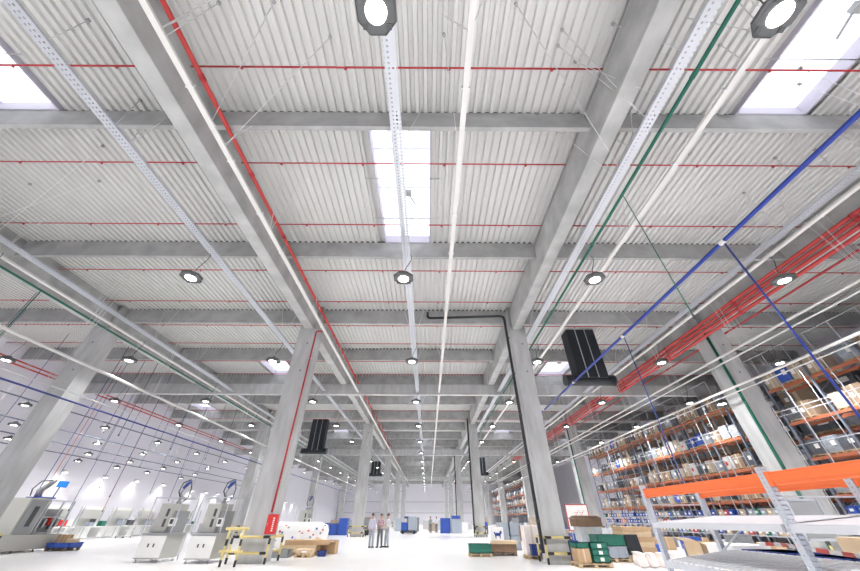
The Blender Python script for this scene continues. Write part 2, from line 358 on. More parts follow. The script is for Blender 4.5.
for i, y in enumerate((17.5, 20.8, 23.2, 26.4, 28.3, 30.2, 33.0, 36.0, 39.0, 42.0)):
    drop('drop_pipe', -26.4-.2*(i % 2), y, (5.2,3.4)[i % 2], 12.4, .016, ('steelb','blued')[i % 2], 'thin blue-grey drop wire between the lamp rails, %s from the camera end' % ow(i))
for i, y in enumerate((24.4, 26.8, 29.5, 32.6)):
    drop('drop_pipe', -27.4, y, 1.9, 12.4, .018, ('blued','redl')[i % 2], '%s drop pipe near the left wall benches, %s of the four' % (('navy','red')[i % 2], ow(i)))
# black drain pipe at the near right column
t = thing('drain_pipe', (4.72, 16.98, 0), 'black drain pipe along the cross beam and down the nearest pallet-side column', 'pipe')
MB().tube([(-4.8,.5,12.3),(-4.8,.45,11.95),(-4.72,.4,11.86),(-4.55,.4,11.83),(-.25,.0,11.76),(-.05,0,11.7),(.0,0,11.5),(.06,0,.35)], .075, 10).build('pipe', 'black', t)
for z in (10.2, 8, 5.8, 3.6, 1.4): MB().lathe([(.095,0),(.095,.06)], 10, (.05,0,z)).build('pipe_clip', 'dark', t)
for k in (1, 2):
    t = thing('drain_pipe', (4.8, 17.0+24*k, 0), 'black drain pipe down the %s pallet-side column' % ROW[k], 'pipe', 'drain pipes')
    MB().tube([(0,0,.3),(0,0,11.5)], .09, 8).build('pipe', 'black', t)
# red riser and hydrant cabinet on near left column
t = thing('sprinkler_riser', (-6.86, 17.0, 1.7), 'red riser pipe down the nearest machine-side column', 'pipe')
MB().tube([(.55,.0,8.95),(.05,0,8.95),(0,0,8.85),(0,0,0)], .045, 8).build('pipe', 'red', t)
for z in (7.2, 5, 3, 1.2): MB().cbox((0,.03,z), (.14,.06,.05)).build('pipe_clip', 'galv', t)
t = thing('hydrant_cabinet', (-6.72, 17.0, .95), 'red fire hose cabinet with white lettering on the nearest machine-side column', 'cabinet')
MB().cbox((0,-.02,.34), (.42,.2,.68)).build('body', 'redb', t, bevel=.01)
MB().cbox((.0,-.13,.34), (.38,.02,.64)).build('door', 'redb', t, bevel=.004)
lt = MB()
for i in range(7): lt.cbox((.09,-.142,.12+.07*i), (.07,.006,.045))
lt.build('lettering', 'paper', t); MB().cbox((-.15,-.15,.34), (.02,.03,.1)).build('handle', 'steel', t)

# sprinkler branches across each bay
SY = [.48, 3.58, 6.71, 9.77, 13.06, 16.07, 19.06, 21.84, 25.2, 28.1, 31.2, 34.2, 37.3, 40.3, 44.5, 50.5, 56.5, 62.5]
for i, y in enumerate(SY):
    for j in range(5):
        x0, x1 = BX[j]+(.32 if j else .2), BX[j+1]-(.32 if j < 4 else .2)
        t = thing('sprinkler_branch', ((x0+x1)/2, y, 12.2), 'thin red sprinkler pipe across the %s, %s from the camera end' % (bayname((x0+x1)/2), ow(i)), 'pipe', 'red sprinkler branches')
        h = (x1-x0)/2; MB().tube([(-h,0,0),(h,0,0)], .028, 6).build('pipe', 'red', t)
        if y < 20:
            for q in (-.75, -.25, .25, .75): MB().lathe([(.02,-.1),(.05,-.09),(.02,-.07),(.03,0)], 8, (q*h,0,0)).build('sprinkler_head', 'red', t)
            for q in (-.5, .5): MB().tube([(q*h,0,0),(q*h,0,ZD-12.2)], .008, 4).build('hanger_rod', 'wire', t)
# loose diagonal suspension wires under the deck
DW = [((-9.41, 2.58, 12.45), (-8.96, 2.48, 10.26)),
      ((-9.5, 4.63, 12.45), (-8.96, 4.46, 10.26)),
      ((-12.03, 6.22, 12.45), (-16.7, 8.53, 10.26)),
      ((-13.43, 7.72, 12.45), (-16.7, 8.04, 10.26)),
      ((-11.29, 8.14, 12.45), (-8.96, 6.49, 10.26)),
      ((-2.85, 2.92, 12.45), (-6.05, 4.96, 10.26)),
      ((0.39, 2.85, 12.45), (0.9, 5.29, 10.26)),
      ((3.7, 3.09, 12.45), (6.05, 4.14, 10.26)),
      ((2.27, 2.18, 12.45), (6.05, 5.72, 10.26)),
      ((5.05, 2.58, 12.45), (6.05, 2.6, 10.26)),
      ((3.69, 2.72, 12.45), (6.05, 4.19, 10.26)),
      ((3.62, 4.99, 12.45), (6.05, 6.01, 10.26)),
      ((4.87, 4.98, 12.45), (6.05, 6.03, 10.26)),
      ((11.21, 3.6, 12.45), (13.4, 4.1, 10.26)),
      ((11.59, 4.03, 12.45), (13.4, 4.21, 10.26)),
      ((9.75, 6.4, 12.45), (7.53, 4.78, 10.26)),
      ((13.07, 6.54, 12.45), (13.4, 6.72, 10.26)),
      ((13.17, 8.12, 12.45), (14.05, 8.68, 10.26)),
      ((-4.15, 2.17, 12.45), (-6.05, 4.27, 10.26)),
      ((14.4, 5.54, 12.45), (13.4, 5.17, 10.26)),
      ((14.26, 6.21, 12.45), (13.4, 5.99, 10.26)),
      ((-16.39, 7.88, 12.45), (-16.7, 8.02, 10.26)),
      ((-5.62, 2.2, 12.45), (-6.05, 2.35, 10.26)),
      ((-6.42, 5.32, 12.45), (-6.05, 5.01, 10.26)),
      ((-5.5, 5.08, 12.45), (-6.05, 4.92, 10.26)),
      ((4.34, 3.48, 12.45), (6.05, 3.56, 10.26)),
      ((8.36, 3.04, 12.45), (7.53, 2.76, 10.26)),
      ((7.34, 5.1, 12.45), (6.05, 4.04, 10.26))]
for i, (a, b) in enumerate(DW):
    t = thing('tie_wire', a, 'thin steel tie wire slanting from the roof deck, %s counted along the hall' % ow(i), 'wire', 'diagonal tie wires')
    MB().tube([(0,0,0), Vector(b)-Vector(a)], .010, 4).build('wire', 'wire', t); MB().lathe([(.05,-.05),(.05,.03)], 6).build('anchor', 'greyd', t)

# ------------------------------------------------------------------ high-bay lamps
def lamp_proto(name, cord=True, s=1.0):
    t = thing(name, (0,0,0), 'x', 'lamp')
    h = MB().lathe([(.24,-.02),(.36,-.03),(.40,0),(.40,.07),(.34,.12),(.2,.16),(.12,.24),(.06,.26)], 8, rot=R(22.5), smooth=False)
    h.build('housing', 'lampb', t)
    MB().lathe([(.2,-.034),(.2,-.026)], 20).build('lens', 'lens', t)
    l = MB()
    for a in range(4): 
        c, s_ = math.cos(R(45+90*a)), math.sin(R(45+90*a)); l.cbox((.31*c,.31*s_,-.04), (.1,.1,.03))
    l.build('lug', 'dark', t)
    if cord:
        MB().tube([(0,0,.26),(.06,.0,.5),(.2,.0,.8),(.28,.0,1.0),(.27,.0,1.16),(.22,0,1.24)], .014, 6).build('cord', 'wired', t)
        MB().tube([(.0,0,.24),(-.05,0,.7),(.2,0,1.25)], .006, 4).build('hook_wire', 'wire', t)
    ld = bpy.data.lights.new('lamp_light', 'AREA'); ld.shape = 'DISK'; ld.size = .44; ld.energy = 235; ld.color = (1,.985,.97); ld.spread = R(125)
    lo = bpy.data.objects.new('light_source', ld); C.objects.link(lo); lo.parent = t; lo.location = (0,0,-.06)
    return t
LX = [(-25.0,'over the left workstations'), (-17.75,'in the outer machine row'), (-9.25,'in the row over the machine aisle'), (-1.0,'in the row down the central bay'), (6.45,'in the row beside the green pipe'), (13.85,'in the row by the red pipe bundle'), (20.9,'in the row over the rack aisle')]
lp = lamp_proto('high_bay_lamp')
first = True
for x, l in LX:
    for k in range(-3, 17):
        y = 1.6+8*k
        lab = 'round high-bay lamp %s, %s %s' % (l, ow(k if k >= 0 else -1-k), 'from the camera end' if k >= 0 else 'behind the camera')
        if first: o = lp; o.location = (x,y,8.97); o['label'] = lab; o['group'] = 'high-bay lamps'; first = False
        else: o = copy_tree(lp, (x,y,8.97), label=lab, group='high-bay lamps')
dimd = bpy.data.lights.new('lamp_light_low', 'AREA'); dimd.shape = 'DISK'; dimd.size = .44; dimd.energy = 60; dimd.color = (1,.985,.97); dimd.spread = R(125)
for o in list(C.objects):
    if o.type == 'LIGHT' and o.parent and abs(o.parent.location.x+17.75) < .1: o.data = dimd
l2 = copy_tree(lp, (17.4, 19.0, 7.0), label='small lamp hung low beside the nearest rack-side column', group='high-bay lamps')
for o in list(C.objects):
    if o.type == 'LIGHT' and o.parent == l2: o.data = o.data.copy(); o.data.energy = 20
# low rails with lamps over the left work area
RAIL = [('A',-23.0,6.95,[13.1,18.5,24.0,29.4,35.0,40.4,45.8],'innermost'), ('B',-25.0,6.3,[20.3,26.2,30.9,35.6,41.0],'second'), ('C',-27.5,5.95,[22.6,28.6,33.0,37.5,43.0],'third'), ('D',-29.5,5.65,[26.0,30.1,34.2,38.2,43.8],'outermost')]
for q, x, z, ys, l in RAIL:
    t = run('light_rail', x, z, .035, 6, 60, 'steelb', 'thin grey lamp rail over the left workstations, %s of the four' % l, 'rail', 'lamp rails')
    hangers(t, x, z, 8, 58, 5.4, .04, .008)
wl_ = bpy.data.lights.new('work_lamp_light', 'AREA'); wl_.shape = 'DISK'; wl_.size = .4; wl_.energy = 22; wl_.color = (1,.98,.96)
lw = lamp_proto('work_lamp', False); MB().tube([(0,0,.24),(0,0,.37)], .02, 6).build('hook', 'dark', lw)
for k in C.objects:
    if k.parent == lw and k.type == 'LIGHT': k.data = wl_
first = True
for q, x, z, ys, l in RAIL:
    for i, y in enumerate(ys):
        if first: c = lw; first = False; c.location = (x, y, z-.32); c.scale = (.75,.75,.75); c['group'] = 'work lamps'
        else: c = copy_tree(lw, (x, y, z-.32), scale=(.75,.75,.75), group='work lamps')
        c['label'] = ('small work lamp on the %s lamp rail by the left wall, %s along it' % (l, ow(i)))
# wall washers on the left wall
wl = [32.15, 36.5, 40.7, 45.1, 50.9, 54.3, 57.5, 61.8, 66.5, 71, 76, 81, 86, 91]
wp = None
for i, y in enumerate(wl):
    lab = 'round lamp washing the left wall with a pool of light, %s along it' % ow(i)
    if wp is None:
        wp = thing('wall_lamp', (XL+.02, y, 4.75), lab, 'lamp', 'wall lamps')
        MB().box(0, .3, -.05, .05, .1, .16).build('bracket', 'greyd', wp); MB().lathe([(.2,-.06),(.24,0),(.16,.12),(.05,.18)], 12, (.36,0,0)).build('housing', 'whitep', wp)
        MB().lathe([(.17,-.066),(.17,-.06)], 12, (.36,0,0)).build('lens', 'lens', wp)
        ld = bpy.data.lights.new('wall_light', 'SPOT'); ld.energy = 90; ld.spot_size = R(105); ld.spot_blend = .5; ld.shadow_soft_size = .12; ld.color = (1,.96,.88)
        lo = bpy.data.objects.new('light_source', ld); C.objects.link(lo); lo.parent = wp; lo.location = (.55,0,-.08); lo.rotation_euler = (0, R(22), 0)
    else: copy_tree(wp, (XL+.02, y, 4.75 if i < 4 else 4.5), label=lab)

# ------------------------------------------------------------------ black ribbed ventilation drops
def vent(x0, x1, y, z0, zc, label, rib=True):
    t = thing('ventilation_duct', ((x0+x1)/2, y, z0), label, 'ventilation duct', 'black ventilation drops'); h = (x1-x0)/2
    d = MB(); n = 3
    for i in range(n): d.box(-h+2*h*i/n+.03, -h+2*h*(i+1)/n-.03, -.5, .5, .35, zc-z0)
    d.box(-h+.05, h-.05, -.44, .44, .35, zc-z0); d.build('duct_body', 'black', t, bevel=.04)
    s = MB()
    for i in range(1, n): s.box(-h+2*h*i/n-.02, -h+2*h*i/n+.02, -.49, -.45, .35, zc-z0)
    s.build('seam_strip', 'galv', t)
    MB().tube([(-h-.7,0,.3),(-h,0,.3),(h,0,.3),(h+.45,0,.3)], .34, 14).build('outlet_tube', 'black', t)
    for q in (-h-.72, h+.47): MB().tube([(q-.03,0,.3),(q+.03,0,.3)], .37, 14).build('end_ring', 'dark', t)
vent(9.85, 11.9, 20.5, 8.62, 12.5, 'large black ribbed ventilation drop with side outlets in the rack-side bay')
vent(-15.9, -13.8, 46, 8.3, 12.5, 'black ventilation drop beyond the nearest machine-side column')
vent(10.4, 12.4, 78, 9.0, 12.5, 'far black ventilation drop in the rack-side bay')
vent(-12.6, -10.6, 80, 9.0, 12.5, 'far black ventilation drop in the machine-side bay')

# ------------------------------------------------------------------ column guards
def guard(hw, d):
    t = thing('column_guard', (0,0,0), 'x', 'guard')
    for sx in (-1, 1):
        for sy in (-1, 1):
            MB().tube([(sx*hw,sy*d,0),(sx*hw,sy*d,.84)], .05, 8).build('post', 'yellow', t)
    for z in (.34, .86):
        MB().tube([(-hw,-d,z),(hw,-d,z)], .045, 8).tube([(-hw,d,z),(hw,d,z)], .045, 8).build('rail', 'yellowr', t)
    for sx in (-1, 1):
        MB().tube([(sx*hw,-d,.86),(sx*hw,d,.86)], .045, 8).build('rail', 'yellowr', t)
        for z in (.34, .86): MB().tube([(sx*hw,-d,z),(sx*(hw-.28),-d,z)], .049, 8).build('black_band', 'black', t)
    return t
gp = gq = None
for gx in (-7.4, 5.45, 17.55, -20.2):
    for k in range(4):
        x = (CW[gx][0]+CW[gx][1])/2; lab = 'yellow and black guard round the %s column, %s' % (ROW[k], LINE[gx])
        if gx == 5.45:
            if gq is None: gq = guard(.55, .62); gq.location = (x, RY[k]+.48, 0); gq['label'] = lab; gq['group'] = 'column guards'
            else: copy_tree(gq, (x, RY[k]+.48, 0), label=lab)
            continue
        if gp is None: gp = guard(.78, .72); gp.location = (x, RY[k]+.48, 0); gp['label'] = lab; gp['group'] = 'column guards'
        else: copy_tree(gp, (x, RY[k]+.48, 0), label=lab)
t = thing('hoop_barrier', (-7.62, 15.9, 0), 'taller yellow hoop barrier with black ends beside the nearest machine-side column', 'barrier')
for x in (-.28, .28): MB().tube([(x,0,0),(x,0,1.15)], .045, 8).build('post', 'yellow', t)
for z in (.45, 1.15): MB().tube([(-.45,0,z),(.45,0,z)], .045, 8).build('rail', 'yellowr', t)
t = thing('hoop_barrier', (-24.6, 23.6, 0), 'yellow and black barrier behind the machine by the left wall', 'barrier')
for x in (-.6, .6): MB().tube([(x,0,0),(x,0,1.3)], .06, 8).build('post', 'yellow', t)
for z in (.7, 1.3): MB().tube([(-.8,0,z),(.8,0,z)], .06, 8).build('rail', 'yellowr', t)

# ------------------------------------------------------------------ machines
def machine(loc, rz, label, mod=0):
    t = thing('assembly_machine', loc, label, 'machine', 'grey assembly machines', rz); t.scale = (.82,1,1)
    b = MB().box(-.66, .66, -.6, .6, .12, .92); b.build('base_cabinet', 'grey', t, bevel=.015)
    for sx in (-1, 1):
        for sy in (-1, 1): MB().lathe([(.06,0),(.06,.03),(.025,.04),(.025,.14)], 8, (sx*.55,sy*.5,0)).build('foot', 'steel', t)
    MB().box(-.64, .64, -.62, -.6, .16, .88).build('service_panel', 'whitep', t)
    for x in (-.12, .16): MB().box(x-.03, x+.03, -.65, -.62, .5, .62).build('latch', 'dark', t)
    MB().box(-.7, .7, -.66, .64, .92, .97).build('table_top', 'steel', t)
    e = MB().box(-.45, .32, -.42, .58, .97, 2.02); e.build('enclosure', 'grey', t, bevel=.015)
    d = MB().box(-.42, .29, -.45, -.42, 1.0, 1.98).build('door', 'grey', t, bevel=.006)
    for z in (1.18, 1.55): MB().box(.02, .14, -.475, -.45, z, z+.28).build('handle', 'dark', d)
    sg = MB().box(.34, .6, -.35, .45, .97, 1.75); sg.build('side_unit', 'greyd', t)
    MB().box(.36, .66, -.5, -.36, 1.2, 1.5).build('control_panel', 'whitep', t)
    MB().box(.42, .58, -.515, -.5, 1.28, 1.45).build('panel_screen', 'dark', t)
    MB().box(-.66, -.47, -.3, .4, .97, 1.3).build('tool_rack', 'steel', t)
    a = MB(); a.lathe([(.12,2.02),(.12,2.1),(.08,2.14),(.08,2.3)], 10, (.05,.05,0)); a.build('robot_base', 'greyd', t)
    MB().tube([(.05,.05,2.28),(.0,.0,2.45),(.2,-.05,2.7)], [.06,.05,.04], 8).build('robot_arm', 'steel', t)
    MB().tube([(.1,-.1,2.62),(.22,-.04,2.8),(.36,.0,2.92)], [.06,.09,.05], 8).build('robot_joint', 'blued', t)
    MB().tube([(.1,.0,2.2),(-.08,-.1,2.5),(.0,-.1,2.85),(.3,0,2.98)], .03, 6).tube([(.34,.0,2.95),(.5,.0,2.6),(.45,.05,2.25),(.2,.1,2.1)], .025, 6).build('hose', 'wired', t)
    for x in (-.75, .75): MB().box(x-.02, x+.02, .56, .6, 0, 2.25).build('frame_post', 'galv', t)
    MB().box(-.77, .77, .56, .6, 2.21, 2.25).box(-.77,-.73,-.6,.58,2.21,2.25).box(.73,.77,-.6,.58,2.21,2.25).box(-.77,.77,-.62,-.58,2.21,2.25).build('frame_rail', 'galv', t)
    for x in (-.75, .75): MB().box(x-.02, x+.02, -.62, -.58, .97, 2.25).build('frame_post', 'galv', t)
    return t
machine((-11.72, 17.85, 0), 0, 'grey assembly machine with blue robot arm, second from the machine-side column')
machine((-9.5, 17.65, 0), 0, 'grey assembly machine with blue robot arm right beside the machine-side column')
machine((-9.6, 30.5, 0), R(8), 'grey assembly machine with robot arm farther behind the machine-side column')
# large machine by the left wall
t = thing('press_machine', (-22.55, 22.0, 0), 'large grey machine cabinet with a blue screen and hoses on top', 'machine')
MB().box(-.9, .9, -1.7, 1.7, .1, .75).build('base_cabinet', 'grey', t, bevel=.015)
for sx in (-1, 1):
    for sy in (-1, -.3, .4, 1): MB().lathe([(.07,0),(.07,.03),(.03,.04),(.03,.12)], 8, (sx*.78,sy*1.6,0)).build('foot', 'dark', t)
MB().box(-.85, .72, -1.05, .05, .75, 2.38).build('enclosure', 'grey', t, bevel=.015)
MB().box(.72, .75, -.95, -.05, .8, 2.3).build('door', 'greyd', t)
MB().box(.75, .77, -.6, -.35, 1.1, 2.0).build('window_slot', 'dark', t)
fr = MB()
for y in (.15, .95, 1.65): fr.box(.66, .74, y-.03, y+.03, .75, 2.3)
for z in (.78, 1.5, 2.27): fr.box(.66, .74, .1, 1.68, z, z+.05)
fr.build('guard_frame', 'galv', t); MB().box(-.8, .3, .2, 1.6, .75, 1.9).build('work_cell', 'greyd', t)
for i in range(5): MB().box(.4, .6, .3+.25*i, .42+.25*i, .95+.1*(i % 3), 1.3+.13*(i % 3)).build('tool_unit', ('dark','steel','redb')[i % 3], t)
MB().box(-.35, .5, -.4, .5, 2.38, 2.45).build('top_plate', 'blueb', t)
rb = MB().tube([(0,-.1,2.45),(0,-.2,2.75),(.1,.05,3.05),(.1,.3,3.3)], [.16,.15,.13,.1], 10); rb.build('robot_arm', 'greyd', t)
MB().tube([(0,-.55,2.5),(.1,-.75,2.8),(.1,-.5,3.2),(.1,.2,3.3)], .03, 6).build('hose', 'wired', t)
MB().tube([(-.1,.9,2.4),(-.1,.95,3.0)], .03, 6).build('screen_pole', 'blued', t)
MB().box(-.15, -.05, .75, 1.35, 3.0, 3.32).build('monitor', 'screen', t)

def pallet(parent, x, y, sx, sy, z=0, m='wood'):
    p = MB()
    for i in range(5): p.box(x-sx/2+i*(sx-.1)/4, x-sx/2+i*(sx-.1)/4+.1, y-sy/2, y+sy/2, z+.11, z+.135)
    for j in (-1, 0, 1):
        p.box(x-sx/2, x+sx/2, y+j*(sy/2-.05)-.05, y+j*(sy/2-.05)+.05, z+.088, z+.11)
        for i in (-1, 0, 1): p.cbox((x+i*(sx/2-.07), y+j*(sy/2-.05), z+.055), (.13, .1, .066))
        p.box(x-sx/2, x+sx/2, y+j*(sy/2-.05)-.05, y+j*(sy/2-.05)+.05, z, z+.022)
    return p.build('pallet_boards' if parent else 'wooden_pallet', m, parent)
def new_pallet(loc, sx, sy, label, m='wood', rz=0, group='wooden pallets'):
    t = thing('wooden_pallet', loc, label, 'pallet', group, rz); pallet(t, 0, 0, sx, sy, 0, m); return t
def carton(name, loc, d, m, label, cat='box', group=None, rz=0, tape=True, lab=False, open_=False):
    t = thing(name, loc, label, cat, group, rz); x, y, z = d
    if open_:
        b = MB(); w_ = .012
        b.box(-x/2, x/2, -y/2, y/2, 0, w_).box(-x/2, x/2, -y/2, -y/2+w_, 0, z).box(-x/2, x/2, y/2-w_, y/2, 0, z).box(-x/2, -x/2+w_, -y/2, y/2, 0, z).box(x/2-w_, x/2, -y/2, y/2, 0, z)
        b.build('body', m, t)
        MB().quad((-x/2,-y/2,z),(x/2,-y/2,z),(x/2,-y/2-y*.35,z-.05),(-x/2,-y/2-y*.35,z-.05)).quad((-x/2,-y/2,z),(-x/2,y/2,z),(-x/2-x*.3,y/2,z+.08),(-x/2-x*.3,-y/2,z+.08)).build('flap', m, t)
    else:
        MB().box(-x/2, x/2, -y/2, y/2, 0, z).build('body', m, t, bevel=.006)
        if tape: MB().box(-x/2-.002, x/2+.002, -.03, .03, z*.75, z+.003).box(-.03, .03, -y/2-.002, -y/2, 0, z).build('tape', 'tape', t)
    if lab: MB().box(-x*.12, x*.2, -y/2-.006, -y/2, z*.3, z*.65).build('paper_label', 'paper', t)
    return t
def crate(name, loc, d, m, label, group=None, rz=0, lab=False, cat='crate'):
    t = thing(name, loc, label, cat, group, rz); x, y, z = d; w_ = .02
    b = MB().box(-x/2, x/2, -y/2, y/2, 0, w_)
    for s in (-1, 1):
        b.box(-x/2, x/2, s*(y/2-w_/2)-w_/2, s*(y/2-w_/2)+w_/2, 0, z); b.box(s*(x/2-w_/2)-w_/2, s*(x/2-w_/2)+w_/2, -y/2, y/2, 0, z)
    b.build('body', m, t)
    r = MB()
    for s in (-1, 1):
        r.box(-x/2-.02, x/2+.02, s*y/2-.02, s*y/2+.02, z-.05, z); r.box(s*x/2-.02, s*x/2+.02, -y/2-.02, y/2+.02, z-.05, z)
        for q in (-.4, -.13, .13, .4): r.box(q*x-.012, q*x+.012, s*y/2-.012, s*y/2+.012, .02, z-.05)
    r.build('rim', m, t)
    if lab: MB().box(-x*.1, x*.12, -y/2-.03, -y/2-.013, z*.25, z*.8).build('paper_label', 'paper', t)
    return t
# pallet beside the big machine
new_pallet((-20.75, 23.3, 0), 1.2, .9, 'dark pallet of cardboard beyond the large left machine', 'woodd')
crate('low_crate', (-20.75, 23.3, .14), (1.25,.9,.22), 'blueb', 'low blue crate on the pallet beyond the large left machine')
carton('cardboard_box', (-21.05, 23.4, .165), (.5,.5,.55), 'card', 'tall brown carton standing in the low blue crate')
carton('cardboard_box', (-20.4, 23.3, .165), (.42,.5,.36), 'cardl', 'short brown carton in the low blue crate', rz=.3)

# white benches and racks along the left wall
bp = None
for i, y in enumerate((25.5, 29.0, 32.5, 36.0, 39.5, 43.0, 46.5, 50.0)):
    lab = 'white workbench with upper shelf frame by the left wall, %s from the camera end' % ow(i)
    if bp is None:
        bp = thing('workbench', (-30.6, y, 0), lab, 'workbench', 'white workbenches')
        MB().box(-.6, .6, -1.3, 1.3, .82, .9).build('bench_top', 'whitep', bp)
        MB().box(-.55, .35, -1.25, -.35, .1, .82).build('drawer_unit', 'whitep', bp); MB().box(-.55, .35, .7, 1.25, .1, .82).build('drawer_unit', 'whitep', bp)
        for sx in (-.56, .56):
            for sy in (-1.26, 1.26): MB().box(sx-.03, sx+.03, sy-.03, sy+.03, 0, 2.35 if sx < 0 or sy > 0 else .82).build('leg', 'galv', bp)
        for z in (1.5, 2.1): MB().box(-.6, -.1, -1.3, 1.3, z, z+.04).build('shelf', 'whitep', bp)
        MB().box(-.62, -.58, -1.3, 1.3, .9, 2.35).build('back_panel', 'whitep', bp)
        MB().box(-.2, -.15, -.2, .4, 1.05, 1.42).build('monitor', 'dark', bp)
    else: copy_tree(bp, (-30.6, y, 0), label=lab)
cols = ['greyb','whitep','greyb','redl','wrap','whitep','greyb','greenb']
for i in range(16):
    y = 25.5+3.5*(i//2)+(-.62 if i % 2 == 0 else .66)
    carton('parts_box', (-30.3, y, .905), (.4,.5,.28+.1*(i % 3)), cols[i % 8], '%s parts box on the left wall benches, %s along the row' % ({'redl':'red','greyb':'blue-grey','greenb':'green','wrap':'grey','whitep':'white'}[cols[i % 8]], ow(i)), group='parts boxes on benches', tape=False)
for i, y in enumerate((24.2, 30.8, 37.8, 41.2)):
    t = thing('equipment_cart', (-28.6, y, 0), 'grey tool cart standing in front of the left benches, %s of four' % ow(i), 'cart', 'tool carts')
    for z in (.15, .55, .95): MB().box(-.35, .35, -.5, .5, z, z+.04).build('tray', 'greyd' if z > .6 else 'whitep', t)
    for sx in (-.33, .33):
        for sy in (-.48, .48): MB().tube([(sx,sy,.06),(sx,sy,1.6 if sx < 0 else 1.0)], .02, 6).build('post', 'steel', t); MB().lathe([(.05,-.015),(.05,.015)], 8).build('wheel', 'dark', t, (sx,sy,.05)).rotation_euler.x = R(90)
    MB().box(-.1, .25, -.3, .2, .99, 1.35).build('tool_case', ('dark','redb','dark','greyb')[i], t)

# ------------------------------------------------------------------ goods on the floor
new_pallet((2.6, 20.5, 0), 1.1, .85, 'low pallet carrying the green folding crate')
crate('folding_crate', (2.6, 20.5, .14), (1.06,.8,.34), 'greenb', 'shallow green folding crate on the low pallet near the centre aisle')
new_pallet((3.9, 21.1, 0), 1.2, .9, 'dark pallet under the flat cardboard tray', 'woodd')
carton('cardboard_tray', (3.9, 21.1, .14), (1.2,.9,.32), 'cardd', 'dark brown carton under the flat pale cardboard', tape=False)
carton('cardboard_sheet', (3.95, 21.05, .465), (1.25,.95,.12), 'cardl', 'flat pale cardboard stack under the white carton', tape=False)
t = carton('white_carton', (3.62, 20.95, .59), (.6,.55,.55), 'paper', 'white carton with a dark blue animal-like mark on its front', tape=False)
lg = MB().box(-.16, .14, -.285, -.277, .2, .32)
for x in (-.14, .08): lg.box(x, x+.05, -.285, -.277, .1, .2)
lg.box(.1, .2, -.285, -.277, .28, .4); lg.box(-.2, -.14, -.285, -.277, .28, .36); lg.build('printed_mark', 'blued', t)
for i in range(2):
    for k in range(4):
        crate('grey_crate', (4.7+.62*i, 24.6, .01+.33*k), (.58,.4,.32), 'greyb', 'blue-grey stacking crate behind the white carton, %s stack, %s from the floor' % (('nearer aisle','nearer column')[i], ow(k)), 'blue-grey stacked crates')
new_pallet((5.0, 19.45, 0), .8, .9, 'pallet behind the nearest pallet-side column guard')
carton('mixed_carton', (5.0, 19.55, .14), (.7,.7,1.1), 'pinkp', 'tall pale pink carton behind the nearest pallet-side guard', tape=True)
crate('tote', (5.05, 18.98, .14), (.5,.36,.4), 'blued', 'dark navy tote in front of the tall pink carton')
# crates right of the near column
new_pallet((6.4, 16.3, 0), 1.3, .9, 'pallet under the green labelled crates')
for k in range(3): crate('green_crate', (6.72, 16.3, .14+.2*k), (.66,.7,.195), 'greenb', 'green crate with white label in the pallet stack, %s from the bottom' % ow(k), 'green labelled crates', lab=True)
carton('cardboard_box', (6.07, 16.3, .14), (.48,.7,.42), 'card', 'brown carton between the blue box and the green crates')
crate('blue_box', (6.3, 17.75, .0), (.42,.42,.74), 'blueb', 'tall blue plastic box beside the nearest pallet-side column')
crate('green_crate', (6.07, 16.3, .565), (.5,.7,.16), 'greenb', 'lone green crate lying on the brown carton', 'green labelled crates')
new_pallet((8.1, 18.2, 0), 1.3, .9, 'pallet under the wide grey crates')
for k in range(2): crate('wide_crate', (8.1, 18.2, .14+.4*k), (1.2,.85,.39), ('greyb','greenb')[k], ('wide grey crate on the pallet by the green crates','wide green crate stacked on the wide grey crate')[k], 'wide crates')
carton('cardboard_box', (7.7, 19.15, 0), (1.0,.8,1.2), 'wrap', 'wrapped grey carton behind the green crates')
carton('cardboard_bundle', (7.7, 19.15, 1.205), (1.2,.85,.3), 'cardd', 'dark brown bundle of flattened cardboard on the wrapped carton', tape=False, rz=.06)
for i in range(4): carton('cardboard_flat', (7.7, 19.15, 1.51+.03*i), (1.3-.1*i,.85,.028), 'cardd', 'flattened dark cardboard sheet on the bundle, %s from the bottom' % ow(i), 'sheet', 'flattened cardboard', rz=.1-.07*i, tape=False)
new_pallet((9.35, 18.3, 0), 1.4, 1.0, 'pallet under the tall stack of flat cartons')
for k in range(6): carton('flat_carton', (9.35+.03*(k % 2), 18.3, .14+.18*k), (1.3,.95,.175), 'card' if k % 2 else 'cardl', 'flat brown carton in the tall stack, %s from the bottom' % ow(k), group='stack of flat cartons', tape=False)
t = thing('black_panel', (9.02, 17.7, .0), 'black sheet leaning on the tall stack of flat cartons', 'panel'); MB().box(-.3, .3, -.02, .02, .25, .95).build('sheet', 'black', t); t.rotation_euler.x = R(-8)
for i in range(9):
    x, y = 8.3+.42*(i % 4)+.12*(i//4), 16.0+.42*(i//4)
    t = thing('paper_bale', (x, y, 0), 'crumpled pale pink paper bag on the floor before the cartons, %s of the heap' % ow(i), 'bag', 'crumpled paper bags', rz=i*.7)
    b = MB(); n = 7
    for a in range(1): b.lathe([(.08,0),(.17,.04),(.18,.16),(.13,.34),(.17,.42),(.06,.43)], 9, rot=i*.3, smooth=False, sx=1, sy=.85)
    b.build('bag_body', 'pinkp', t)
t = thing('notice_board', (8.5, 22.0, 0), 'white notice board with red border and red scribbles on a stand', 'board')
MB().box(-.62, .62, -.02, .02, 1.0, 2.15).build('board', 'paper', t); b = MB()
for s in (-1, 1): b.box(s*.62-.02, s*.62+.02, -.03, .03, .98, 2.17); b.box(-.64, .64, -.03, .03, 1.575+s*.585-.02, 1.575+s*.585+.02)
b.build('frame', 'redl', t); b = MB()
for i in range(6): b.bar((-.3+.1*i, -.025, 1.55+.12*((i*2) % 3)), (-.1+.1*i, -.025, 1.7+.1*(i % 3)), .012, .012)
b.build('red_writing', 'redl', t)
